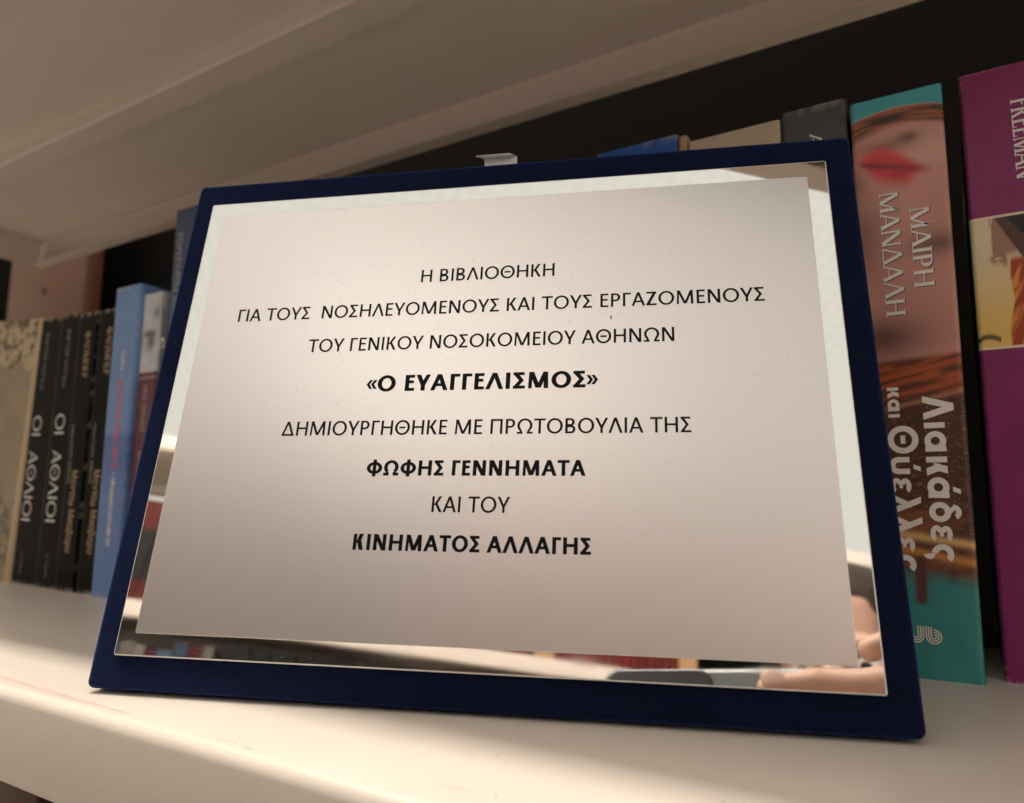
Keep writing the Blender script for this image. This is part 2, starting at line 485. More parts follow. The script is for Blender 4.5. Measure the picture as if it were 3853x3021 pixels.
# ------------------------------------------------------------------ the bookcase: two folded steel shelves
YF, YB, ZU = 0.117, 0.370, 0.316
bc = empty('bookcase', (-0.2, 0.25, -1.25))
tag(bc, 'cream painted steel bookcase with folded shelves and a black sheet standing in for the shade behind', 'bookcase')
def under(o, root):
    o.parent = root
    o.location = -Vector(root.location)
    return o
SHX0, SHX1 = -0.795, 0.55
def tray_path(zt, yf, yb, lip, r=0.0035):
    p = [(yb - 0.012, zt - lip), (yb - 0.001, zt - lip)]
    p += arc(yb - r, zt - r, r, 0, 90, 5)
    p += arc(yf + r, zt - r, r, 90, 180, 8)
    p += arc(yf + r, zt - lip + r, r, 180, 270, 6)
    p += [(yf + 0.016, zt - lip)]
    return p
def shelf(zt, root, yf=YF):
    path = tray_path(zt, yf, YB, 0.0268)
    prof = sheet_profile(path, -0.0011)
    o = prism('shelf', prof, SHX0, SHX1, M['paint'], None, True, 4)
    under(o, root)
    # end lip and stiffening channel under the sheet
    e = box('end_lip', (SHX0, yf + 0.003, zt - 0.0268), (SHX0 + 0.0012, YB - 0.003, zt - 0.0013), M['paint'], o)
    y0, y1, zb = 0.250, 0.272, zt - 0.0085
    hat = [(y0 - 0.006, zt - 0.0014), (y0 - 0.0015, zt - 0.0014), (y0, zb + 0.001), (y0 + 0.001, zb), (y1 - 0.001, zb), (y1, zb + 0.001), (y1 + 0.0015, zt - 0.0014), (y1 + 0.006, zt - 0.0014), (y1 + 0.006, zt - 0.0022), (y1 + 0.0022, zt - 0.0022)]
    hat = [(y0 - 0.001, zt - 0.0012), (y0, zb + 0.0012), (y0 + 0.0012, zb), (y1 - 0.0012, zb), (y1, zb + 0.0012), (y1 + 0.001, zt - 0.0012)]
    prism('stiffener', hat, SHX0 + 0.004, SHX1 - 0.004, M['paint'], o, False)
    return o
low = shelf(0.0, bc); low['label'] = 'lower shelf carrying the plaque and the books'
upp = shelf(ZU, bc, 0.129); upp['label'] = 'upper shelf seen from below'
sd = shelf(-ZU, bc); sd['label'] = 'shelf below the lit one'
o = box('upright', (-0.965, 0.415, -1.25), (-0.80, 0.435, 0.90), M['wood'], None, 0.002); under(o, bc)
o = box('upright', (SHX1 + 0.002, 0.10, -1.25), (SHX1 + 0.03, 0.44, 0.90), M['wood'], None, 0.002); under(o, bc)
o = box('gap_shade_sheet', (-1.6, 0.50, -1.25), (0.6, 0.508, 0.95), M['black'], None); under(o, bc)  # added sheet, painted black for the dark open gap behind the books
# dark block stands in for the shade in a small hole of the brown upright
o = box('hole_shade', (-0.885, 0.4135, 0.287), (-0.879, 0.4149, 0.293), M['dark'], None); under(o, bc)

# scuffs on the painted front edge
def strip(name, pts, wd, m, parent):
    V = []; F = []
    for i, p in enumerate(pts):
        k = wd * (0.35 + 0.65 * math.sin(math.pi * (i + .5) / len(pts))) * random.uniform(.6, 1.2)
        V += [(p[0], p[1] - k, p[2]), (p[0], p[1] + k, p[2])]
    for i in range(len(pts) - 1):
        F.append((2 * i, 2 * i + 2, 2 * i + 3, 2 * i + 1))
    return from_data(name, V, F, m, parent)
for (xa, xb, ya, yb_, wd, m) in ((-0.275, -0.205, 0.1245, 0.1222, 0.0010, 'cut'), (-0.205, -0.193, 0.1222, 0.1220, 0.0004, 'greyscuff'), (-0.158, -0.150, 0.1217, 0.1218, 0.0003, 'greyscuff'),
                                 (-0.148, -0.143, 0.1212, 0.1206, 0.0003, 'greyscuff'), (-0.096, -0.088, 0.127, 0.1275, 0.0002, 'greyscuff')):
    n = 14
    s_ = strip('scuff', [(xa + (xb - xa) * i / n, ya + (yb_ - ya) * i / n + random.uniform(-1, 1) * wd * .3, 0.00006) for i in range(n + 1)], wd, M[m], low)

# crumbs and dust lying on the shelf
V = []; F = []
for i in range(260):
    x = random.uniform(-.62, .10); y = random.uniform(.124, .27); r_ = random.choice((.00010, .00014, .0002, .0003)) * random.uniform(.6, 1.2); a0 = random.uniform(0, 6); b0 = len(V)
    V += [(x + r_ * math.cos(a0 + 2 * math.pi * k / 4) * random.uniform(.6, 1.8), y + r_ * math.sin(a0 + 2 * math.pi * k / 4), .00005) for k in range(4)] + [(x, y, r_ * .8)]
    F += [(b0 + k, b0 + (k + 1) % 4, b0 + 4) for k in range(4)]
du = from_data('shelf_dust', V, F, mat('grit', (.30, .26, .21), .9), low); du['kind'] = 'stuff'

# ------------------------------------------------------------------ the plaque
PS = 0.97
PB = CAM + (Vector((-0.2316, 0.1310, 0.0)) - CAM) * PS        # front bottom left corner, 1.7 mm clear of the shelf
PE = Vector((0.93399708, 0.35728063, 0.0))
PU = Vector((-0.0779549, 0.20378841, 0.97590641))
PN = Vector((0.34867246, -0.91149374, 0.21818956))       # towards the camera
PWD, PHT = 0.2335, 0.1798
pq = empty('plaque', (0, 0, 0))
pq.matrix_world = Matrix(((PE.x, PU.x, -PN.x, PB.x), (PE.y, PU.y, -PN.y, PB.y), (PE.z, PU.z, -PN.z, PB.z), (0, 0, 0, 1))) @ Matrix.Diagonal((PS, PS, PS, 1))
# local frame: x along the bottom edge, y up the face, z into the board (away from camera)
tag(pq, 'navy velvet award plaque with a mirror border and satin plate of black Greek lettering', 'plaque')
def rounded_plate(name, x0, y0, x1, y1, z0, z1, r, m, bev=0.0, m2=None, rseg=5, parent=None):
    pts = []
    for (cx, cy, a0) in ((x1 - r, y0 + r, -90), (x1 - r, y1 - r, 0), (x0 + r, y1 - r, 90), (x0 + r, y0 + r, 180)):
        for k in range(rseg + 1):
            a = R(a0 + 90 * k / rseg)
            pts.append((cx, cy, math.cos(a), math.sin(a)))
    rings = []
    def ring(rr, z): rings.append([(cx + rr * c, cy + rr * s, z) for cx, cy, c, s in pts])
    ring(r, z1)
    if bev:
        for k in range(4):
            a = R(90 * k / 3)
            ring(r - bev + bev * math.cos(a), z0 + bev - bev * math.sin(a))
    else:
        ring(r, z0)
    V = [v for g in rings for v in g]; n = len(pts); F = []; mi = []
    for i in range(len(rings) - 1):
        for k in range(n):
            F.append((i * n + k, i * n + (k + 1) % n, (i + 1) * n + (k + 1) % n, (i + 1) * n + k)); mi.append(1 if m2 else 0)
    F.append(tuple((len(rings) - 1) * n + k for k in range(n))); mi.append(0)
    F.append(tuple(range(n))[::-1]); mi.append(1 if m2 else 0)
    o = from_data(name, V, F, m, parent or pq, True)
    if m2:
        o.data.materials.append(m2)
        o.data.polygons.foreach_set('material_index', mi)
    o.data.set_sharp_from_angle(angle=R(35))
    if m2: o.data.polygons.foreach_set('use_smooth', [False] * len(o.data.polygons))
    for k in (-1, -2): o.data.polygons[k].use_smooth = False
    return o
T_BOARD = 0.0075
rounded_plate('backing', 0, 0, PWD, PHT, 0.0, T_BOARD, 0.0022, M['velvet'], 0.0014)
rounded_plate('mirror_plate', 0.0082, 0.0096, 0.2251, 0.1698, -0.0014, -0.0001, 0.0007, M['mirror'], 0.0004, M['edge'])
rounded_plate('satin_plate', 0.0144, 0.0162, 0.2188, 0.1638, -0.0019, -0.0015, 0.0004, M['satin'], 0.00018, M['edge'])
ZT = -0.00194
LINES = [('Η ΒΙΒΛΙΟΘΗΚΗ', SANS, 93.3, 138.5, 132.05, 4.75), ('ΓΙΑ ΤΟΥΣ  ΝΟΣΗΛΕΥΟΜΕΝΟΥΣ ΚΑΙ ΤΟΥΣ ΕΡΓΑΖΟΜΕΝΟΥΣ', SANS, 28.2, 203.1, 119.95, 4.75),
         ('ΤΟΥ ΓΕΝΙΚΟΥ ΝΟΣΟΚΟΜΕΙΟΥ ΑΘΗΝΩΝ', SANS, 56.2, 176.0, 107.5, 4.75), ('«Ο ΕΥΑΓΓΕΛΙΣΜΟΣ»', BOLD, 78.6, 153.0, 92.95, 5.5),
         ('ΔΗΜΙΟΥΡΓΗΘΗΚΕ ΜΕ ΠΡΩΤΟΒΟΥΛΙΑ ΤΗΣ', SANS, 51.6, 180.1, 78.3, 4.8), ('ΦΩΦΗΣ ΓΕΝΝΗΜΑΤΑ', BOLD, 82.1, 149.7, 65.25, 4.8),
         ('ΚΑΙ ΤΟΥ', SANS, 104.0, 127.7, 54.1, 4.8), ('ΚΙΝΗΜΑΤΟΣ ΑΛΛΑΓΗΣ', BOLD, 80.6, 151.5, 42.5, 4.8)]
for s, S, x0, x1, y, h in LINES:
    t = caps('text_line', s, S, (x0 / 1000, y / 1000, ZT), (1, 0, 0), (0, 1, 0), (0, 0, -1), (x1 - x0) / 1000, h / 1000, M['ink'], pq)
    t['label'] = 'black line reading ' + ' '.join(s.split())
# tiny printed fibres scattered over the satin plate, and one dark fleck
rng = random.Random(11)
V = []; F = []
for i in range(620):
    x = rng.uniform(0.017, 0.217); y = rng.uniform(0.019, 0.161)
    if rng.random() < 0.55: x = rng.triangular(0.017, 0.217, 0.08); y = rng.uniform(0.085, 0.161)
    L = rng.uniform(0.0003, 0.0011); a = rng.uniform(0, math.pi); c = rng.uniform(-0.9, 0.9); wd = rng.uniform(0.000018, 0.00004)
    b0 = len(V)
    for k in range(4):
        aa = a + c * (k / 3 - .5) * 1.6
        V += [(x - math.sin(aa) * wd, y + math.cos(aa) * wd, ZT + 0.00001), (x + math.sin(aa) * wd, y - math.cos(aa) * wd, ZT + 0.00001)]
        x += math.cos(aa) * L / 3; y += math.sin(aa) * L / 3
    F += [(b0 + 2 * k, b0 + 2 * k + 2, b0 + 2 * k + 3, b0 + 2 * k + 1) for k in range(3)]
fib = from_data('paper_fibres', V, F, M['hair_mark'], pq); fib['kind'] = 'stuff'
from_data('fleck', [(0.1567, 0.1156, ZT), (0.15705, 0.1156, ZT), (0.15695, 0.1170, ZT), (0.1566, 0.1169, ZT)], [(0, 1, 2, 3)], M['ink'], pq)
# dust caught on the mirror border
V = []; F = []
for i in range(150):
    if rng.random() < .6: x, y = rng.uniform(.010, .16), rng.uniform(.0105, .0158)
    elif rng.random() < .5: x, y = rng.choice((rng.uniform(.0088, .0140), rng.uniform(.2192, .2244))), rng.uniform(.012, .165)
    else: x, y = rng.uniform(.01, .22), rng.uniform(.164, .169)
    r_ = rng.uniform(.00004, .00012); b0 = len(V)
    V += [(x + r_ * math.cos(2 * math.pi * k / 5), y + r_ * math.sin(2 * math.pi * k / 5), -0.00143) for k in range(5)]
    F.append(tuple(range(b0, b0 + 5)))
du = from_data('dust', V, F, mat('dust', (.7, .68, .64), .9), pq); du['kind'] = 'stuff'
# folded clear-white clip standing up behind the top edge
cy0 = PHT - 0.004
V = [(0.1108, cy0, 0.0078), (0.1226, cy0, 0.0078), (0.1215, 0.1893, 0.0088), (0.1092, 0.1893, 0.0088),
     (0.1072, 0.1885, 0.0060), (0.1196, 0.1885, 0.0060), (0.1194, 0.1879, 0.0050), (0.1069, 0.1879, 0.0050)]
F = [(0, 1, 2, 3), (3, 2, 5, 4), (4, 5, 6, 7)]
cp = from_data('hanging_clip', V, F, M['clip'], pq)
so = cp.modifiers.new('thickness', 'SOLIDIFY'); so.thickness = 0.00035
# strut behind
box('strut', (0.09, 0.004, T_BOARD + 0.0002), (0.14, 0.12, T_BOARD + 0.002), M['velvet'], pq, 0.0004)

# ------------------------------------------------------------------ books
def book(label, x0, x1, ys, h, depth, paint, gloss=False, lean=0.0, rnd=0.0018, sweep=0.0, group=None, nz=60, nxs=14, pages_in=0.003, cover=0.0006, cat='book', z0=0.0):
    """standing book: spine towards -y. paint(u, v) -> rgb array, u left to right on the spine (extends past 0..1 on the boards)"""
    W = x1 - x0
    root = empty('book', ((x0 + x1) / 2, ys, z0))
    root.rotation_euler = (0, lean, sweep)
    tag(root, label, cat, group)
    hw = W / 2
    outer = [(-hw, depth), (-hw, depth * .5), (-hw, rnd * 2.2)]
    us = [-0.6, -0.3, -0.02]
    for k in range(1, 5):
        a = R(180 + 90 * k / 5); outer.append((-hw + rnd + rnd * math.cos(a), rnd + rnd * math.sin(a)))
        us.append(0.0)
    for k in range(nxs + 1):
        x = -hw + rnd + (W - 2 * rnd) * k / nxs
        outer.append((x, 0.0)); us.append((x + hw) / W)
    for k in range(1, 5):
        a = R(270 + 90 * k / 5); outer.append((hw - rnd + rnd * math.cos(a), rnd + rnd * math.sin(a))); us.append(1.0)
    outer += [(hw, rnd * 2.2), (hw, depth * .5), (hw, depth)]; us += [1.02, 1.3, 1.6]
    n = len(outer)
    inner = []
    for i, p in enumerate(outer):
        d = (Vector(outer[min(i + 1, n - 1)]) - Vector(outer[max(i - 1, 0)])).normalized()
        inner.append((p[0] - d.y * cover, p[1] + d.x * cover))
    V = []; F = []
    for j in range(nz + 1):
        z = h * j / nz
        V += [(p[0], p[1], z) for p in outer]
    base = len(V)
    V += [(p[0], p[1], 0) for p in inner] + [(p[0], p[1], h) for p in inner]
    for j in range(nz):
        for i in range(n - 1):
            F.append((j * n + i, j * n + i + 1, (j + 1) * n + i + 1, (j + 1) * n + i))
    for i in range(n - 1):
        F.append((base + i + 1, base + i, base + n + i, base + n + i + 1))
        F.append((nz * n + i, nz * n + i + 1, base + n + i + 1, base + n + i))
        F.append((i + 1, i, base + i, base + i + 1))
    o = from_data('cover', V, F, M['printgloss' if gloss else 'print'], root, True)
    o.data.set_sharp_from_angle(angle=R(50))
    uu = np.tile(np.array(us), nz + 1); vv = np.repeat(np.linspace(0, 1, nz + 1), n)
    c = paint(uu, vv)
    cc = np.ones((len(V), 4)); cc[:len(uu), :3] = np.clip(c, 0, 1)
    cc[base:, :3] = cc[:1, :3] * 0 + 0.45
    at = o.data.color_attributes.new('Col', 'FLOAT_COLOR', 'POINT')
    at.data.foreach_set('color', cc.ravel())
    box('page_block', (-hw + cover * 1.2, 0.0012, pages_in * .5), (hw - cover * 1.2, depth - 0.002, h - pages_in * .6), M['paper'], root)
    return root

def plain(col, edge=0.35, seed=0.0, wear=(0.55, 0.5, 0.42), var=0.10):
    col = np.array(col, float)
    def f(u, v):
        n = fbm(u * 4 + seed, v * 22 + seed * 3, 4)
        c = np.ones(u.shape + (3,)) * col * (1 + (n - .5)[..., None] * 2 * var)
        n2 = fbm(u * 9 + 5 + seed, v * 60 + 2, 3)
        e = (1 - sstep(0.0, 0.012, 1 - v)) + (1 - sstep(0, 0.008, v))
        s = (np.abs(u - 0.0) < 0.03) | (np.abs(u - 1.0) < 0.03)
        e = np.clip(e * sstep(.35, .7, n2) + s * sstep(.62, .8, n2) * .35, 0, 1) * edge
        return lerp(c, wear, e)
    return f

X, Z = Vector((1, 0, 0)), Vector((0, 0, 1))
DOWN = dict(right=(0, 0, -1), upv=(1, 0, 0), nrm=(0, -1, 0))      # reads from top to bottom
RISE = dict(right=(0, 0, 1), upv=(-1, 0, 0), nrm=(0, -1, 0))      # reads from bottom to top
PRY = -0.00012
def spine_caps(root, s, S, xc, ztop, zbot, h, ink, down=True, track=0.0, name='title', dx=0, dy=0):
    """xc: centre of the line on the world x axis"""
    lx = xc - root.location.x
    if down: return caps(name, s, S, (lx - h / 2 + dx, PRY + dy, ztop), DOWN['right'], DOWN['upv'], DOWN['nrm'], ztop - zbot, h, ink, root, track)
    return caps(name, s, S, (lx + h / 2 + dx, PRY + dy, zbot), RISE['right'], RISE['upv'], RISE['nrm'], ztop - zbot, h, ink, root, track)
def spine_words(root, s, xc, ztop, zbot, h, ink, down=True, bold=0.0, name='title', dx=0, dy=0):
    lx = xc - root.location.x
    if down: return words(name, s, (lx - h / 2 + dx, PRY + dy, ztop), DOWN['right'], DOWN['upv'], DOWN['nrm'], ztop - zbot, h, ink, root, bold)
    return words(name, s, (lx + h / 2 + dx, PRY + dy, zbot), RISE['right'], RISE['upv'], RISE['nrm'], ztop - zbot, h, ink, root, bold)

# --- left group
def map_cover(u, v):
    base = np.ones(u.shape + (3,)) * np.array((0.30, 0.235, 0.155))
    n = fbm(u * 5, v * 9, 4)
    base = base * (0.8 + 0.4 * n)[..., None]
    top = sstep(0.80, 0.82, v + (fbm(u * 6, v * 0 + 2) - .5) * .05)
    blot = sstep(0.40, 0.66, fbm(u * 13 + 3, v * 46 + 1, 5))
    c = lerp(base, (0.50, 0.40, 0.25), top)
    c = lerp(c, (0.10, 0.045, 0.03), np.clip(top * blot, 0, 1))
    low_ = (1 - sstep(0.30, 0.34, v)) * sstep(0.50, 0.60, fbm(u * 9 + 9, v * 40, 4)) * (u > .35)
    c = lerp(c, (0.12, 0.07, 0.04), low_ * .8)
    edge = sstep(0.915, 0.925, u)
    return lerp(c, (0.56, 0.42, 0.27), edge)
b = book('thick cream hardback with brown map blots at the left end of the row', -0.6375, -0.5630, 0.2600, 0.186, 0.14, map_cover, lean=R(4.6), rnd=0.004, nxs=40, nz=110, cover=0.002)
BLK = 'black paperback novels standing at the left'
b1 = book('black novel lettered in silver capitals, against the cream map hardback', -0.5617, -0.5248, 0.2600, 0.180, 0.135, plain((0.0025, 0.003, 0.004), seed=1), True, lean=R(3.0), group=BLK, rnd=0.003)
b2 = book('second black novel lettered in silver capitals, right of its twin', -0.5240, -0.4936, 0.2570, 0.1785, 0.135, plain((0.0025, 0.003, 0.004), seed=2), True, lean=R(1.2), group=BLK, rnd=0.003)
def zk(z, k): return 0.0559 + (z - 0.0559) * k
for bk, xc, n_, k in ((b1, -0.0066, "Α' ΤΟΜΟΣ", 1.0), (b2, -0.0022, "Β' ΤΟΜΟΣ", .988)):
    xc += bk.location.x
    spine_caps(bk, 'ΟΙ ΑΘΛΙΟΙ', FLARE, xc, zk(.1125, k), zk(.0415, k), 0.0112, M['silver_ink'], name='title')
    spine_words(bk, 'ΒΙΚΤΩΡ ΟΥΓΚΩ', xc, zk(.170, k), zk(.131, k), 0.0040, M['dim_ink'], name='author_name')
    spine_words(bk, n_, xc + .001, zk(.0205, k), zk(.0055, k), 0.0024, M['dim_ink'], name='volume_line')
b3 = book('black novel with gold lettering, beside the silver lettered pair', -0.4930, -0.4692, 0.2540, 0.1755, 0.135, plain((0.0035, 0.003, 0.003), seed=3, edge=.6), True, lean=R(0.5), group=BLK, rnd=0.0025)
b4 = book('black novel with gold lettering, touching the pale blue book', -0.4686, -0.4452, 0.2540, 0.1750, 0.135, plain((0.004, 0.0035, 0.003), seed=4, edge=.6), True, lean=R(0.3), group=BLK, rnd=0.0025)
for bk, xc in ((b3, -0.4803), (b4, -0.4552)):
    spine_caps(bk, 'ΦΛΩΜΠΕΡ', SERIF, xc + .0005, zk(.166, .977), zk(.135, .977), 0.0058, M['gold_ink'], name='author_name')
    spine_words(bk, 'Μανταμ Μποβαρυ', xc, zk(.0745, .977), zk(.023, .977), 0.0066, M['gold_ink'], bold=0.012)
    spine_words(bk, 'ΕΚΔΟΣΕΙΣ ΒΙΒΛΙΟ', xc - .0068, zk(.104, .977), zk(.066, .977), 0.0020, M['grey_ink'], name='small_line')
def blue_cover(u, v):
    c = plain((0.17, 0.31, 0.58), seed=6, edge=.5, var=.06)(u, v)
    d = plain((0.10, 0.18, 0.45), seed=7, edge=.5, var=.06)(u, v)
    k = 1 - sstep(0.510, 0.520, v)
    k = k * (0.55 + 0.45 * sstep(.28, .45, v))
    return lerp(c, 0, 0) * (1 - k[..., None]) + d * k[..., None]
b5 = book('pale blue paperback, two tone, with red and white lettering, left of the plaque', -0.4444, -0.4182, 0.2500, 0.1850, 0.14, blue_cover, lean=R(0.2), rnd=0.002)
for txt, za, zb, hh, ink, nm in (('ΚΕΔΡΟΣ', .1485, .1360, .0036, 'white_ink', 'publisher'), ('Ο ΑΡΓΥΡΟΣ ΘΑΝΑΤΟΣ', .1305, .0750, .0042, 'red_ink', 'title'), ('ΛΙΑ ΜΕΓΑΛΟΥ-ΣΕΦΕΡΙΑΔΗ', .0695, .0282, .0036, 'white_ink', 'author_name'),
                             ('•', .1335, .1322, .003, 'white_ink', 'dot'), ('•', .0725, .0710, .003, 'white_ink', 'dot')):
    spine_words(b5, txt, -0.4306, zk(za, .9615), zk(zb, .9615), hh, M[ink], False, 0.025, nm)
def photo_cover(u, v):
    g = np.ones(u.shape + (3,)) * np.array((0.60, 0.61, 0.64)) * (0.75 + .5 * fbm(u * 2 + 2, v * 18, 3))[..., None]
    fig = np.exp(-(((u - .58) / .22) ** 2 + ((v - .835) / .028) ** 2)) + np.exp(-(((u - .45) / .35) ** 2 + ((v - .862) / .010) ** 2)) + .7 * np.exp(-(((u - .8) / .2) ** 2 + ((v - .93) / .02) ** 2))
    g = lerp(g, (0.09, 0.09, 0.11), np.clip(fig, 0, .9))
    m_ = np.ones(u.shape + (3,)) * np.array((0.150, 0.036, 0.055)) * (0.85 + .3 * fbm(u * 3, v * 30, 3))[..., None]
    k = (v < .735)[..., None]
    c = np.where(k, m_, g)
    return lerp(c, (0.48, 0.36, 0.36), ((v > .713) & (v < .720)) * .7)
b6 = book('short paperback, grey photo above maroon, between the pale blue book and the plaque', -0.4176, -0.3995, 0.2525, 0.1780, 0.135, photo_cover, rnd=0.0016, nz=140)
spine_words(b6, 'ΑΡΗΣ ΤΕΡΖΑΚΗΣ', -0.4090, zk(.1250, .971), zk(.0960, .971), 0.0042, M['grey_ink'], True, name='author_name')
spine_words(b6, 'ΔΙΧΩΣ ΘΕΟ', -0.4090, zk(.085, .971), zk(.060, .971), 0.0042, M['grey_ink'], True)
b7 = book('slim slate blue book with a white mark, behind the left side of the plaque', -0.3991, -0.3930, 0.2530, 0.168, 0.135, plain((0.075, 0.095, 0.125), seed=9), rnd=0.0012)
spine_words(b7, 'ς', -0.3960, 0.150, 0.143, 0.005, M['white_ink'], True, .02, 'mark')
def teal_blue(u, v):
    a = np.ones(u.shape + (3,)) * np.array((0.055, 0.080, 0.155))
    k = 1 - sstep(0.60, 0.86, v)
    return lerp(a, (0.060, 0.160, 0.215), k) * (0.9 + .2 * fbm(u * 4, v * 20, 3))[..., None]
b8 = book('tall teal blue book rising behind the left edge of the plaque', -0.3924, -0.3690, 0.2525, 0.2255, 0.15, teal_blue, rnd=0.0025)
spine_words(b8, 'Ο ΤΕΛΕΥΤΑΙΟΣ ΠΕΙΡΑΣΜΟΣ', -0.3855, 0.2120, 0.1290, 0.0045, M['grey_ink'], False, .005)

# --- books hidden for the most part behind the plaque
hid = [(-.3684, .010, .178, (0.20, 0.05, 0.04)), (-.3580, .024, .186, (0.30, 0.27, 0.20)), (-.3335, .016, .172, (0.03, 0.07, 0.05)), (-.3170, .028, .184, (0.05, 0.05, 0.06)),
       (-.2885, .022, .176, (0.36, 0.30, 0.20)), (-.2660, .031, .182, (0.05, 0.09, 0.20)), (-.2345, .020, .178, (0.25, 0.10, 0.05)), (-.2140, .026, .186, (0.04, 0.04, 0.05)), (-.1875, .024, .180, (0.33, 0.31, 0.28)), (-.1630, .0265, .187, (0.15, 0.03, 0.05))]
hl = ['brick red', 'pale sand', 'dark green', 'charcoal', 'straw coloured', 'navy', 'rust', 'black', 'light grey', 'wine red']
for (x, wd, h, c), nm in zip(hid, hl):
    book(f'{nm} paperback in the row behind the plaque', x, x + wd - .0006, 0.276, h, 0.135, plain(c, seed=x * 90), rnd=0.0016, nz=8, nxs=4)
# --- right group
b = book('bright blue book just above the top edge of the plaque', -0.1360, -0.0985, 0.290, 0.2125, 0.14, plain((0.012, 0.085, 0.36), seed=12), rnd=0.0015)
b = book('narrow orange backed book between the blue and cream ones', -0.0980, -0.0945, 0.2905, 0.2112, 0.14, plain((0.42, 0.24, 0.10), seed=13), rnd=0.0008, nz=20)
b = book('cream book top showing behind the plaque, left of the grey one', -0.0940, -0.0565, 0.290, 0.2075, 0.14, plain((0.50, 0.41, 0.30), seed=14), rnd=0.002)
b = book('dark grey cloth book with a white letter, left of the teal paperback', -0.0560, -0.0325, 0.290, 0.2095, 0.14, plain((0.055, 0.058, 0.055), seed=15, var=.25), rnd=0.0015)
spine_caps(b, 'ΑΝΝΑ', SERIF, -0.0436, 0.1985, 0.172, 0.0042, M['white_ink'], name='author_name')

def teal_cover(u, v):
    """teal cover with a blurred picture: brown hat brim, skin, red lips, brown leather, ochre brim, teal below"""
    t = 1 - v
    teal_n = fbm(u * 5 + 4, v * 18, 4)
    teal = np.ones(u.shape + (3,)) * np.array((0.035, 0.20, 0.19)) * (0.85 + .3 * teal_n)[..., None]
    teal_top = np.ones(u.shape + (3,)) * np.array((0.045, 0.27, 0.31)) * (0.9 + .2 * teal_n)[..., None]
    # skin
    n = fbm(u * 2 + 8, t * 9, 3)
    skin = np.ones(u.shape + (3,)) * np.array((0.42, 0.205, 0.165))
    skin = lerp(skin, (0.46, 0.27, 0.215), np.exp(-(((u - .85) / .35) ** 2 + ((t - .115) / .035) ** 2)))
    skin = lerp(skin, (0.40, 0.20, 0.165), np.exp(-(((u - .75) / .35) ** 2 + ((t - .38) / .05) ** 2)))
    skin = lerp(skin, (0.10, 0.045, 0.035), .8 * np.exp(-(((u - .85) / .30) ** 2 + ((t - .285) / .022) ** 2)))
    skin = lerp(skin, (0.12, 0.05, 0.04), .75 * np.exp(-(((u - .05) / .25) ** 2 + ((t - .25) / .07) ** 2)))
    skin = lerp(skin, (0.07, 0.035, 0.03), .85 * np.exp(-(((u - .22) / .45) ** 2 + ((t - .440) / .035) ** 2)))
    skin = skin * (0.9 + .2 * n)[..., None]
    # nostril shade
    skin = lerp(skin, (0.07, 0.03, 0.035), .8 * np.exp(-(((u - .62) / .12) ** 2 + ((t - .085) / .010) ** 2)))
    skin = lerp(skin, (0.14, 0.06, 0.05), .7 * np.exp(-(((u - .35) / .30) ** 2 + ((t - .095) / .014) ** 2)))
    # lips, upper and lower, parted by a dark line
    lc = .116 + .043 * u
    hu = .027 * np.exp(-((u - .36) / .27) ** 2) + .006 * (1 - sstep(.5, .9, u))
    hl_ = .030 * np.exp(-((u - .42) / .26) ** 4)
    up = sstep(-.014, .013, hu - (lc - t)) * (t < lc) + sstep(-.016, .016, hl_ - (t - lc)) * (t >= lc)
    up = np.clip(up, 0, 1) * sstep(.0, .16, u) * (1 - sstep(.74, .90, u))
    lipc = np.ones(u.shape + (3,)) * np.array((0.44, 0.036, 0.040)) * (0.70 + .6 * fbm(u * 4, t * 40, 2))[..., None]
    skin = lerp(skin, 0, 0) * (1 - up[..., None]) + lipc * up[..., None]
    skin = lerp(skin, (0.13, 0.015, 0.015), .75 * np.exp(-((t - lc) / .006) ** 2) * sstep(.02, .15, u) * (1 - sstep(.6, .88, u)))
    skin = lerp(skin, (0.17, 0.05, 0.04), .6 * np.exp(-(((u - .04) / .10) ** 2 + ((t - .155) / .03) ** 2)))
    # hat brim on top
    brim0 = 0.036 - .011 * np.sin(np.clip(u, 0, 1) * math.pi)
    streak = fbm(u * 2.2 + 1, (t - brim0) * 210, 3)
    brown = lerp(np.ones(u.shape + (3,)) * np.array((0.235, 0.080, 0.035)), (0.045, 0.020, 0.015), sstep(.40, .68, streak))
    kb = sstep(0, .004, t - brim0) * (1 - sstep(.026, .056 - .018 * np.sin(np.clip(u, 0, 1) * 2.4), t - brim0))
    c = skin * (1 - kb[..., None]) + brown * kb[..., None]
    dk = np.exp(-(((u - .30) / .20) ** 2 + ((t - .040) / .006) ** 2))
    c = lerp(c, (0.03, 0.02, 0.015), .8 * dk)
    c = np.where((t < brim0)[..., None], teal_top, c)
    # lower brown part
    edge0 = 0.488 - .008 * u
    st = fbm(u * 2 + 5, (t + .03 * u) * 120, 3)
    red = lerp(np.ones(u.shape + (3,)) * np.array((0.30, 0.065, 0.022)), (0.10, 0.028, 0.016), sstep(.42, .66, st))
    k1 = sstep(0, .012, t - edge0 + .012)
    c = c * (1 - k1[..., None]) + red * k1[..., None]
    lth = np.ones(u.shape + (3,)) * np.array((0.062, 0.028, 0.020)) * (0.7 + .7 * fbm(u * 9, t * 80, 4))[..., None]
    spk = sstep(.70, .80, fbm(u * 40 + 3, t * 330, 2))
    lth = lerp(lth, (0.35, 0.15, 0.07), spk * .6)
    k2 = sstep(0, .02, t - (edge0 + .048))
    c = c * (1 - k2[..., None]) + lth * k2[..., None]
    rim = np.exp(-((t - (.570 - .032 * u)) / .004) ** 2) * sstep(.12, .3, u)
    c = lerp(c, (0.33, 0.16, 0.08), rim * .8)
    k3 = sstep(.68, .74, t)
    c = lerp(c, (0.17, 0.062, 0.030), k3 * sstep(.35, .7, fbm(u * 4, t * 50, 3)))
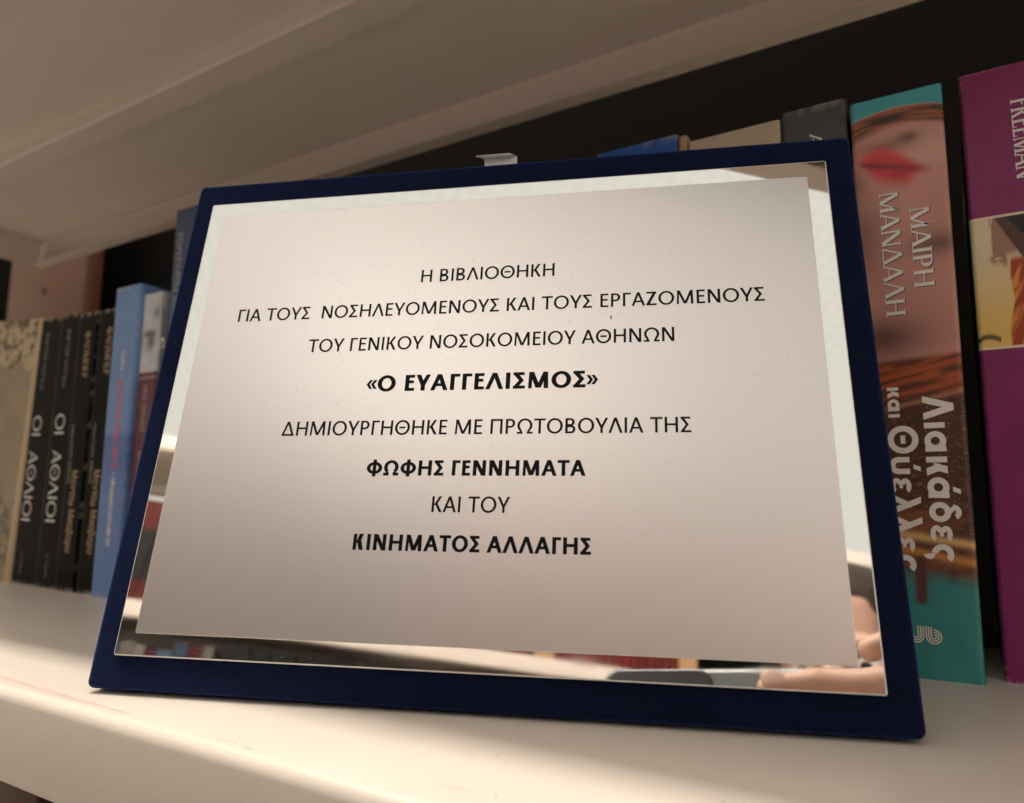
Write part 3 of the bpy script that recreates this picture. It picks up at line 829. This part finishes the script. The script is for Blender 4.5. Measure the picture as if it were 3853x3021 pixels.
    rim1 = np.exp(-((t - (.766 + .021 * u)) / .007) ** 2)
    c = lerp(c, (0.62, 0.38, 0.16), rim1 * .9)
    rim2 = np.exp(-((t - (.789 + .026 * u)) / .007) ** 2)
    c = lerp(c, (0.50, 0.21, 0.055), rim2 * .85)
    e2 = .822 + .010 * u + .02 * (teal_n - .5)
    k4 = sstep(-.006, .030, t - e2)
    c = c * (1 - k4[..., None]) + teal * k4[..., None]
    drip = np.exp(-(((u - (.46 - .10 * (t - .82))) / .055) ** 2)) * sstep(.80, .82, t) * (1 - sstep(.876, .888, t))
    c = lerp(c, (0.085, 0.030, 0.026), np.clip(drip * 1.6, 0, .95))
    side = (u < -.01) | (u > 1.001)
    c = np.where(side[..., None], teal * .7, c)
    return c * 1.35
b9 = book('teal paperback with red lips and brown hat picture on its spine', -0.0312, -0.0012, 0.2890, 0.2055, 0.14, teal_cover, rnd=0.0016, nz=620, nxs=64)
for nm, s, xc, zt, zb, hh in (('author_name', 'ΜΑΙΡΗ', -0.0106, 0.1612, 0.1318, 0.0060), ('author_name', 'ΜΑΝΔΑΛΗ', -0.0200, 0.1686, 0.1226, 0.0060)):
    spine_caps(b9, s, SERIF, xc + .0003, zt - .0003, zb - .0003, hh, M['shadow_ink'], name='lettering_shadow', dy=0.00004)
    spine_caps(b9, s, SERIF, xc, zt, zb, hh, M['silver_ink'], name=nm)
def heavy(root, st, xb, zt, zb, h, nm='title'):
    return heavy_words(nm, st, (xb - root.location.x, PRY, zt), (0, 0, -1), (1, 0, 0), (0, -1, 0), zt - zb, h, M['white_ink'], root)
heavy(b9, 'Λιακάδες', -0.0137, 0.0937, 0.0382, 0.0091)
heavy(b9, 'και', -0.0243, 0.0974, 0.0868, 0.0052)
heavy(b9, 'Θύελλες', -0.0248, 0.0838, 0.0345, 0.0090)
# publisher's emblem: triple-line j l b figure
def emblem(root, xc, zc):
    V = []; F = []
    def seg(pts, wd):
        b0 = len(V)
        for i, p in enumerate(pts):
            a = Vector(pts[max(i - 1, 0)]); bb = Vector(pts[min(i + 1, len(pts) - 1)])
            d = (bb - a).normalized(); nn = Vector((-d.y, d.x)) * wd
            lay = 0.000003 * (len(F) % 7)
            V.append((xc + p[0] - nn.x, PRY, zc + p[1] - nn.y)); V.append((xc + p[0] + nn.x, PRY, zc + p[1] + nn.y))
        for i in range(len(pts) - 1):
            F.append((b0 + 2 * i, b0 + 2 * i + 2, b0 + 2 * i + 3, b0 + 2 * i + 1))
    for r in (.0022, .00145, .0007):
        cx = .0026
        seg([(cx - r, 0.0031), (cx - r, 0)] + [(cx + r * math.cos(R(a)), r * math.sin(R(a))) for a in range(195, 451, 15)], .00019)
        cx = -.0026
        seg([(cx + r, 0.0031), (cx + r, 0)] + [(cx + r * math.cos(R(a)), r * math.sin(R(a))) for a in range(-15, -181, -15)], .00019)
    return from_data('emblem', V, F, M['white_ink'], root)
emblem(b9, -0.0174 - b9.location.x, 0.0137)

def purple_cover(u, v):
    W, H = 0.050, 0.2105
    x = u * W + .004; z = v * H
    n = fbm(u * 5 + 2, v * 22, 4)
    c = np.ones(u.shape + (3,)) * np.array((0.190, 0.018, 0.098)) * (0.88 + .24 * n)[..., None]
    zt, zb = 0.1560, 0.1098
    ins = (z > zb) & (z < zt)
    k = np.clip((zt - z) / (zt - zb), 0, 1)
    sky = lerp(np.ones(u.shape + (3,)) * np.array((0.62, 0.52, 0.34)), (0.66, 0.43, 0.12), sstep(.2, .9, k))
    f = (x - .0044) / .0136
    pc = sky
    st_ = fbm(u * 26 + k * 5, k * 16 + u * 30, 3)
    gar = lerp(np.ones(u.shape + (3,)) * np.array((0.62, 0.24, 0.045)), (0.30, 0.045, 0.015), sstep(.30, .62, st_ + .35 * (f - .75)))
    ge = .775 - .13 * sstep(.62, 1, k) - .02 * np.sin(k * 17)
    g = sstep(0, .02, f - ge) * sstep(.30, .36, k)
    pc = pc * (1 - g[..., None]) + gar * g[..., None]
    hs = fbm(u * 70 + 3, k * 9 + u * 16, 2)
    hair = sstep(.36 + .10 * k, .42 + .16 * k, f) * (1 - sstep(.26, .34, k)) * sstep(.28, .52, hs + .25 * (f - .4))
    curl = np.exp(-(((f - .50) / .15) ** 2 + ((k - .315) / .060) ** 2) ** 2) * sstep(.22, .45, fbm(u * 90 + 9, k * 34, 2))
    lock = np.exp(-((f - (.66 + .25 * (k - .3))) / .06) ** 2) * sstep(.18, .24, k) * (1 - sstep(.36, .42, k))
    pc = lerp(pc, (0.24, 0.10, 0.075), np.clip(hair + curl + lock, 0, 1) * .85)
    dk = sstep(0, .03, f - (.48 + 1.65 * k)) * (1 - sstep(.33, .40, k))
    pc = lerp(pc, (0.060, 0.028, 0.020), dk * .95)
    dk2 = sstep(0, .03, f - (.70 + 2.5 * k))
    pc = lerp(pc, (0.012, 0.017, 0.016), dk2)
    tw = np.exp(-((k - (.955 - .045 * np.sin((x - .0022) * 330))) / .018) ** 2) * (x > .0015) * (x < .0105)
    pc = lerp(pc, (0.035, 0.028, 0.02), np.clip(tw * 1.3, 0, .9))
    c = np.where(ins[..., None], pc, c)
    ln = (np.abs(z - zt) < .00032) | (np.abs(z - zb) < .00032)
    c = np.where(ln[..., None], np.array((0.66, 0.56, 0.42)), c)
    wear = ((v > .9965) | (v < .003) | ((np.abs(u) < .004) & ((v > .97) | (v < .03)))) * sstep(.42, .7, fbm(u * 60 + 3, v * 300, 3))
    c = lerp(c, (0.35, 0.26, 0.22), wear * .6)
    side = (u < -.005)
    c = np.where(side[..., None], np.array((0.085, 0.095, 0.035)) * (0.5 + .9 * fbm(u * 9, v * 40, 3))[..., None], c)
    return c * 1.25
b10 = book('purple paperback with a sunset picture band, at the right edge', 0.0040, 0.0540, 0.2980, 0.2105, 0.14, purple_cover, rnd=0.0014, nz=520, nxs=130)
spine_caps(b10, 'FREEMAN', SERIF, 0.0222, 0.1972, 0.1680, 0.0066, M['silver_ink'], name='author_name')
spine_words(b10, 'ΕΚΔΟΣΕΙΣ', 0.0128, 0.0172, 0.0062, 0.0040, M['grey_ink'], name='publisher')
book('olive paperback beyond the purple one, out of the picture to the right', 0.0548, 0.0790, 0.297, 0.200, 0.14, plain((0.12, 0.13, 0.06), seed=21), nz=8, nxs=4)

# ------------------------------------------------------------------ bookcase across the aisle (seen in the mirror border)
ob = empty('bookcase', (0.0, -1.125, -1.25))
tag(ob, 'cream steel bookcase across the aisle, seen only in the mirror border', 'bookcase')
OY0, OY1 = -1.0, -1.25
for zt in (0.63, 0.313, 0.0, -0.316, -0.632, -0.948):
    path = [(-p[0] , p[1]) for p in tray_path(zt, 1.0, 1.25, 0.030)]
    o = prism('shelf', sheet_profile(path, 0.0011), -1.5, 1.6, M['paint'], None, True); under(o, ob)
for x in (-1.5, 0.148, 0.43, 1.56):
    o = box('upright', (x, OY1 - 0.01, -1.25), (x + 0.036, OY0 - 0.012, 0.60), M['honey'], None, 0.001); under(o, ob)
o = box('gap_shade_sheet', (-1.5, OY1 - 0.03, -1.25), (1.6, OY1 - 0.022, 0.60), M['black'], None); under(o, ob)  # black sheet paints the shade behind the far books
rng = random.Random(5)
def far_book(x, wd, z, h, col, label, group, lean=0.0, bands=None):
    m = bpy.data.materials.get('far_%.2f_%.2f_%.2f' % col) or mat('far_%.2f_%.2f_%.2f' % col, col, 0.5, spec=.15, noise=(40, .2))
    root = empty('book', (x + wd / 2, OY0 - .014, z)); tag(root, label, 'book', group)
    root.rotation_euler = (0, lean, 0)
    box('cover', (-wd / 2, -.15, 0), (wd / 2, 0, h), m, root, .0015, 1)
    box('page_block', (-wd / 2 + .002, -.148, h - .001), (wd / 2 - .002, -.004, h + .0005), M['paper'], root)
    if bands:
        for za, zb_ in bands:
            box('red_band', (-wd / 2 + .0006, -.002, h * za), (wd / 2 - .0006, .0006, h * zb_), M['redband'], root)
    for zz in (.2, .78) if not bands else ():
        box('gilt_band', (-wd / 2 + .0015, .0001, h * zz), (wd / 2 - .0015, .0005, h * zz + .006), M['gold_ink'], root)
    return root
HUE = {(0.20, 0.06, 0.03): 'orange ', (0.14, 0.13, 0.12): 'grey ', (0.04, 0.06, 0.11): 'dark blue ', (0.18, 0.17, 0.16): 'light grey ', (0.07, 0.10, 0.16): 'steel blue ', (0.07, 0.015, 0.025): 'maroon '}
M['redband'] = mat('red_cloth', (0.085, 0.011, 0.010), 0.5, spec=.2)
def fill(x0, x1, z, cols, hr, wr, label, group, bands=None):
    x = x0
    while x < x1 - wr[0]:
        wd = min(rng.uniform(*wr), x1 - x)
        far_book(x, wd - .001, z, rng.uniform(*hr), (cc_ := rng.choice(cols)), HUE.get(cc_, '') + label, group, bands=bands); x += wd
REDS = [(0.13, 0.016, 0.014), (0.10, 0.014, 0.012), (0.16, 0.022, 0.018)]
fill(-0.02, 0.146, 0.313, REDS, (.185, .20), (.034, .042), 'thick red bound volume left of the honey wood upright across the aisle', 'thick red volumes across the aisle')
fill(0.186, 0.428, 0.313, REDS, (.185, .20), (.012, .018), 'thin red bound volume in the set right of the honey wood upright', 'thin red volumes across the aisle')
fill(-0.98, -0.30, 0.313, [(0.02, 0.02, 0.02), (0.025, 0.022, 0.022)], (.187, .191), (.03, .045), 'black volume with red bands on the upper shelf across the aisle', 'black volumes with red bands across the aisle', ((.0, .19), (.70, .998)))
fill(-0.40, -0.03, 0.0, [(0.012, 0.012, 0.012), (0.018, 0.015, 0.015)], (.262, .268), (.03, .05), 'black volume on the middle shelf across the aisle, made tall to paint the dark gap above', 'black volumes across the aisle')  # black covers raised to paint the shaded gap below the shelf lip
fill(-0.98, -0.405, 0.0, [(0.20, 0.06, 0.03), (0.14, 0.13, 0.12), (0.04, 0.06, 0.11), (0.18, 0.17, 0.16), (0.07, 0.10, 0.16), (0.07, 0.015, 0.025)], (.236, .256), (.015, .03), 'paperback on the middle shelf across the aisle', 'mixed paperbacks across the aisle')
fill(0.186, 0.428, 0.0, REDS + [(0.2, 0.15, 0.1)], (.19, .24), (.02, .03), 'red volume on the middle shelf right of the honey wood upright', 'middle shelf red volumes across the aisle')

# ------------------------------------------------------------------ the phone that takes the picture and the person holding it
def PF(a, u, b):
    """a right, u up, b backwards from the lens, all in millimetres"""
    return CAM + CA * (a / 1000) + CU * (u / 1000) - CD * (b / 1000)
PM = Matrix(((CA.x, CU.x, -CD.x, CAM.x), (CA.y, CU.y, -CD.y, CAM.y), (CA.z, CU.z, -CD.z, CAM.z), (0, 0, 0, 1)))
ph = empty('phone'); ph.matrix_world = PM
tag(ph, 'grey mobile phone held sideways in front of the plaque, seen in its mirror border', 'phone')
mg = mat('phone_glass', (0.20, 0.23, 0.25), 0.25, spec=0.6, coat=0.4)
mm_ = mat('brushed_island', (0.10, 0.11, 0.13), 0.32, metal=0.7, bump=(900, .3, .0003))
mk = mat('lens_glass', (0.01, 0.01, 0.012), 0.05)
rounded_plate('phone_body', -0.030, -0.064, 0.128, 0.0093, 0.0026, 0.0110, 0.0085, mg, 0.0032, None, 8, ph)
rounded_plate('camera_island', -0.0275, -0.016, 0.0265, 0.0080, 0.0010, 0.0030, 0.0075, mm_, 0.0012, None, 8, ph)
def ringmesh(name, cx, cy, z, r0, r1, m, parent, n=24):
    V = []
    for k in range(n):
        c, s = math.cos(2 * math.pi * k / n), math.sin(2 * math.pi * k / n)
        V += [(cx + r0 * c, cy + r0 * s, z), (cx + r1 * c, cy + r1 * s, z), (cx + r1 * c, cy + r1 * s, z + .0006)]
    F = []
    for k in range(n):
        j = (k + 1) % n
        F += [(3 * k, 3 * j, 3 * j + 1, 3 * k + 1), (3 * k + 1, 3 * j + 1, 3 * j + 2, 3 * k + 2)]
    return from_data(name, V, F, m, parent)
for cx, cy, r_ in ((0.0, 0.0, .0009), (-0.015, -0.008, .0035), (0.015, -0.008, .0035)):
    ringmesh('lens', cx, cy, 0.0008, 0.0, r_, mk, ph)
    ringmesh('lens_ring', cx, cy, 0.0007, r_, r_ + .0002, mk, ph)
box('screen', (-0.028, -0.062, 0.0111), (0.126, 0.0073, 0.0114), mk, ph)

skin_m = bpy.data.materials.new('skin'); skin_m.use_nodes = True
bs = skin_m.node_tree.nodes['Principled BSDF']
bs.inputs['Base Color'].default_value = (0.66, 0.42, 0.34, 1); bs.inputs['Roughness'].default_value = 0.45
bs.inputs['Subsurface Weight'].default_value = 0.15; bs.inputs['Subsurface Radius'].default_value = (0.01, 0.004, 0.002); bs.inputs['Subsurface Scale'].default_value = 0.4
nz_ = skin_m.node_tree.nodes.new('ShaderNodeTexNoise'); nz_.inputs['Scale'].default_value = 180; nz_.inputs['Detail'].default_value = 5
bp = skin_m.node_tree.nodes.new('ShaderNodeBump'); bp.inputs['Strength'].default_value = .15; bp.inputs['Distance'].default_value = .001
skin_m.node_tree.links.new(nz_.outputs['Fac'], bp.inputs['Height']); skin_m.node_tree.links.new(bp.outputs['Normal'], bs.inputs['Normal'])

def chain_bm(bm, pts):
    """overlapping spheres and tapered cones along pts = [(Vector, radius), ...]"""
    for p, r in pts:
        q = bmesh.ops.create_uvsphere(bm, u_segments=14, v_segments=8, radius=r)
        bmesh.ops.translate(bm, verts=q['verts'], vec=p)
    for (p0, r0), (p1, r1) in zip(pts[:-1], pts[1:]):
        d = p1 - p0; L = d.length
        q = bmesh.ops.create_cone(bm, cap_ends=True, segments=14, radius1=r0, radius2=r1, depth=L)
        rot = d.to_track_quat('Z', 'Y').to_matrix().to_4x4()
        bmesh.ops.transform(bm, matrix=Matrix.Translation((p0 + p1) / 2) @ rot, verts=q['verts'])
def ball(bm, p, s, rot=None):
    q = bmesh.ops.create_uvsphere(bm, u_segments=20, v_segments=12, radius=1)
    Mx = Matrix.Translation(p) @ (rot.to_4x4() if rot is not None else Matrix.Identity(4)) @ Matrix.Diagonal((*s, 1))
    bmesh.ops.transform(bm, matrix=Mx, verts=q['verts'])
def fuse(name, bm, voxel, m, parent, smooth_it=4):
    me = bpy.data.meshes.new(name); bm.to_mesh(me); bm.free()
    o = bpy.data.objects.new(name, me); COL.objects.link(o)
    r = o.modifiers.new('r', 'REMESH'); r.mode = 'VOXEL'; r.voxel_size = voxel
    s = o.modifiers.new('s', 'SMOOTH'); s.iterations = smooth_it; s.factor = 0.5
    dg = bpy.context.evaluated_depsgraph_get()
    me2 = bpy.data.meshes.new_from_object(o.evaluated_get(dg))
    bpy.data.objects.remove(o)
    me2.name = name
    return link(name, me2, m, parent, True)
per = empty('person')
tag(per, 'person in a dark brown sweater holding up the phone, mirrored in the plaque border', 'person')
HC = Vector((0.375, -0.40, 0.185))                 # head centre
look = (CAM - HC); look.z = -0.10; look.normalize()
hr_ = Vector((0, 0, 1)).cross(look).normalized()   # head's left
hup = look.cross(hr_).normalized()
HM = Matrix((hr_, look, hup)).transposed()
def H(x, y, z): return HC + hr_ * x + look * y + hup * z
FL = -1.25
neck = HC + Vector((0, -0.03, -0.15))
sh_c = HC + Vector((0.01, -0.06, -0.26))
side = Vector((CA.x, CA.y, 0)).normalized()
shR = sh_c + side * 0.18; shL = sh_c - side * 0.18
wrist = PF(212, -52, 42)
elb = shR + (wrist - shR) * 0.5 + Vector((0.06, -0.02, -0.16))
elL = shL + Vector((-0.03, 0.0, -0.29)); wrL = elL + Vector((0.0, 0.07, -0.25))
hip = sh_c + Vector((0, -0.01, -0.50))
bm = bmesh.new()
mmv = 0.001
# hand around the right end of the phone
chain_bm(bm, [(PF(51, -3.5, -3.4), .0050), (PF(56, -2.5, -3.8), .0059), (PF(68, -1.6, -4.4), .0060), (PF(74, -1, -4.8), .0068), (PF(80, -1.4, -4.6), .0063), (PF(96, -2, -5.0), .0069), (PF(102, -1.6, -5.4), .0076), (PF(108, -2.4, -4.4), .0070), (PF(131, -4, 2), .0088)])
chain_bm(bm, [(PF(100, 15.5, -1), .0062), (PF(114, 22, 3), .0070), (PF(130, 24, 10), .0078), (PF(142, 8, 16), .0092)])
chain_bm(bm, [(PF(57, -21, -3.6), .0060), (PF(76, -20, -4.6), .0068), (PF(98, -20, -4.6), .0075), (PF(132, -22, 3), .0088)])
chain_bm(bm, [(PF(72, -38, -3.0), .0054), (PF(88, -37, -4.0), .0060), (PF(105, -38, -3.6), .0066), (PF(134, -40, 6), .0080)])
chain_bm(bm, [(PF(98, -14, 20), .0070), (PF(118, -18, 23), .0080), (PF(142, -32, 27), .0105), (PF(172, -48, 30), .0140)])
for a_, b_ in ((8, 16), (-4, 4), (-22, 4), (-40, 7)):
    chain_bm(bm, [(PF(136, a_, b_ + 4), .0100), (PF(165, a_ * .8 - 10, b_ + 14), .0125), (PF(196, -38 + a_ * .3, 34), .0150)])
chain_bm(bm, [(PF(190, -40, 34), .020), (wrist, .022), (wrist * .6 + elb * .4, .030), (elb, .034), (shR, .045)])
chain_bm(bm, [(shL, .045), (elL, .034), (wrL, .022), (wrL + Vector((0, .02, -.05)), .020), (wrL + Vector((0, .035, -.09)), .016)])
for k in range(4):
    p = wrL + Vector((0.0, .035, -.085)) + look * (.014 * (k - 1.5)); chain_bm(bm, [(p, .009), (p + Vector((0, .01, -.035 - .004 * (k in (1, 2)))), .008), (p + Vector((0, .028, -.062 - .006 * (k in (1, 2)))), .007)])
chain_bm(bm, [(wrL + Vector((0, .03, -.03)), .012), (wrL + Vector((0, .06, -.055)), .009), (wrL + Vector((0, .07, -.085)), .008)])
# head and neck
ball(bm, H(0, -.008, .028), (.075, .092, .088), HM)
ball(bm, H(0, .016, -.045), (.056, .066, .066), HM)
ball(bm, H(0, .052, -.092), (.026, .022, .018), HM)
chain_bm(bm, [(H(0, .088, .012), .010), (H(0, .102, -.022), .014)])
for s in (-1, 1):
    ball(bm, H(s * .078, -.006, -.008), (.010, .020, .032), HM)
    ball(bm, H(s * .036, .066, -.026), (.024, .018, .020), HM)
    ball(bm, H(s * .030, .078, .030), (.024, .010, .008), HM)
ball(bm, H(0, .080, -.058), (.024, .011, .010), HM)
chain_bm(bm, [(H(0, -.01, -.06), .052), (neck, .054), (sh_c, .075)])
chain_bm(bm, [(shR, .06), (sh_c, .09), (shL, .06)])
chain_bm(bm, [(sh_c, .10), (hip, .11)])
for s in (-1, 1):
    chain_bm(bm, [(hip + side * .085 * s, .08), (hip + side * .10 * s + Vector((0, .02, -.40)), .052), (Vector((hip.x + side.x * .11 * s, hip.y + side.y * .11 * s, FL + .09)), .038)])
fuse('body', bm, 0.0028, skin_m, per, 5)
nm_ = mat('nail', (0.74, 0.50, 0.44), 0.18, spec=0.6)
bm = bmesh.new(); ball(bm, PF(55.5, -0.9, -8.9), (.0056, .0040, .0010), Matrix((CA, CU, -CD)).transposed()); me = bpy.data.meshes.new('fingernail'); bm.to_mesh(me); bm.free()
link('fingernail', me, nm_, per, True)
hm = mat('dark_brown_hair', (0.030, 0.015, 0.009), 0.5, bump=(160, .9, .004))
bm = bmesh.new()
ball(bm, H(0, -.022, .042), (.086, .094, .090), HM)
ball(bm, H(0, -.050, -.03), (.078, .062, .090), HM)
for k in range(26):
    a = R(200 * k / 25 - 10); ball(bm, H(.074 * math.cos(a), .02 + -.085 * math.sin(a) * .9 + .02, .055 + .018 * math.sin(k * 2.1)), (.016, .03, .034), HM)
fuse('hair', bm, 0.004, hm, per, 3)
for s in (-1, 1):
    bm = bmesh.new(); ball(bm, H(s * .031, .070, .006), (.0125, .0125, .0125)); me = bpy.data.meshes.new('eye'); bm.to_mesh(me); bm.free()
    ey = link('eye', me, mat('eye_white', (.75, .72, .68), .2), per, True)
    bm = bmesh.new(); ball(bm, H(s * .031, .0795, .006), (.006, .006, .006)); me = bpy.data.meshes.new('iris'); bm.to_mesh(me); bm.free()
    link('iris', me, M['dark'], ey, True)
bm = bmesh.new(); ball(bm, H(0, .0885, -.060), (.022, .006, .0065), HM); me = bpy.data.meshes.new('lips'); bm.to_mesh(me); bm.free()
link('lips', me, mat('lip_skin', (.42, .14, .12), .4), per, True)
sw = mat('brown_sweater', (0.085, 0.045, 0.032), 0.9, noise=(90, .3), bump=(300, .6, .003), sheen=.2)
bm = bmesh.new()
fore = wrist + (elb - wrist) * .16
chain_bm(bm, [(fore, .034), (wrist * .55 + elb * .45, .043), (elb, .050), (shR, .066)])
chain_bm(bm, [(wrL + (elL - wrL) * .1, .034), (elL, .048), (shL, .066)])
chain_bm(bm, [(shR, .074), (sh_c + Vector((0, 0, -.01)), .105), (shL, .074)])
for s in (-.09, 0, .09):
    chain_bm(bm, [(sh_c + side * s + Vector((0, 0, -.04)), .11), (hip + side * s + Vector((0, 0, -.02)), .118)])
chain_bm(bm, [(neck + Vector((0, 0, -.045)), .068), (sh_c, .09)])
fuse('sweater', bm, 0.006, sw, per, 4)
bm = bmesh.new()
chain_bm(bm, [(hip + side * .08, .12), (hip - side * .08, .12)])
for s in (-1, 1):
    chain_bm(bm, [(hip + side * .085 * s, .10), (hip + side * .10 * s + Vector((0, .02, -.40)), .068), (Vector((hip.x + side.x * .11 * s, hip.y + side.y * .11 * s, FL + .10)), .060)])
fuse('trousers', bm, 0.008, mat('dark_trousers', (.02, .022, .03), .9, noise=(60, .2)), per, 3)
for s in (-1, 1):
    c = Vector((hip.x + side.x * .11 * s, hip.y + side.y * .11 * s, FL))
    bm = bmesh.new(); chain_bm(bm, [(c + Vector((0, 0, .045)), .044), (c + look * .14 + Vector((0, 0, .010 - look.z * .14 + .022)), .032)])
    fuse('shoe', bm, 0.006, M['dark'], per, 2)
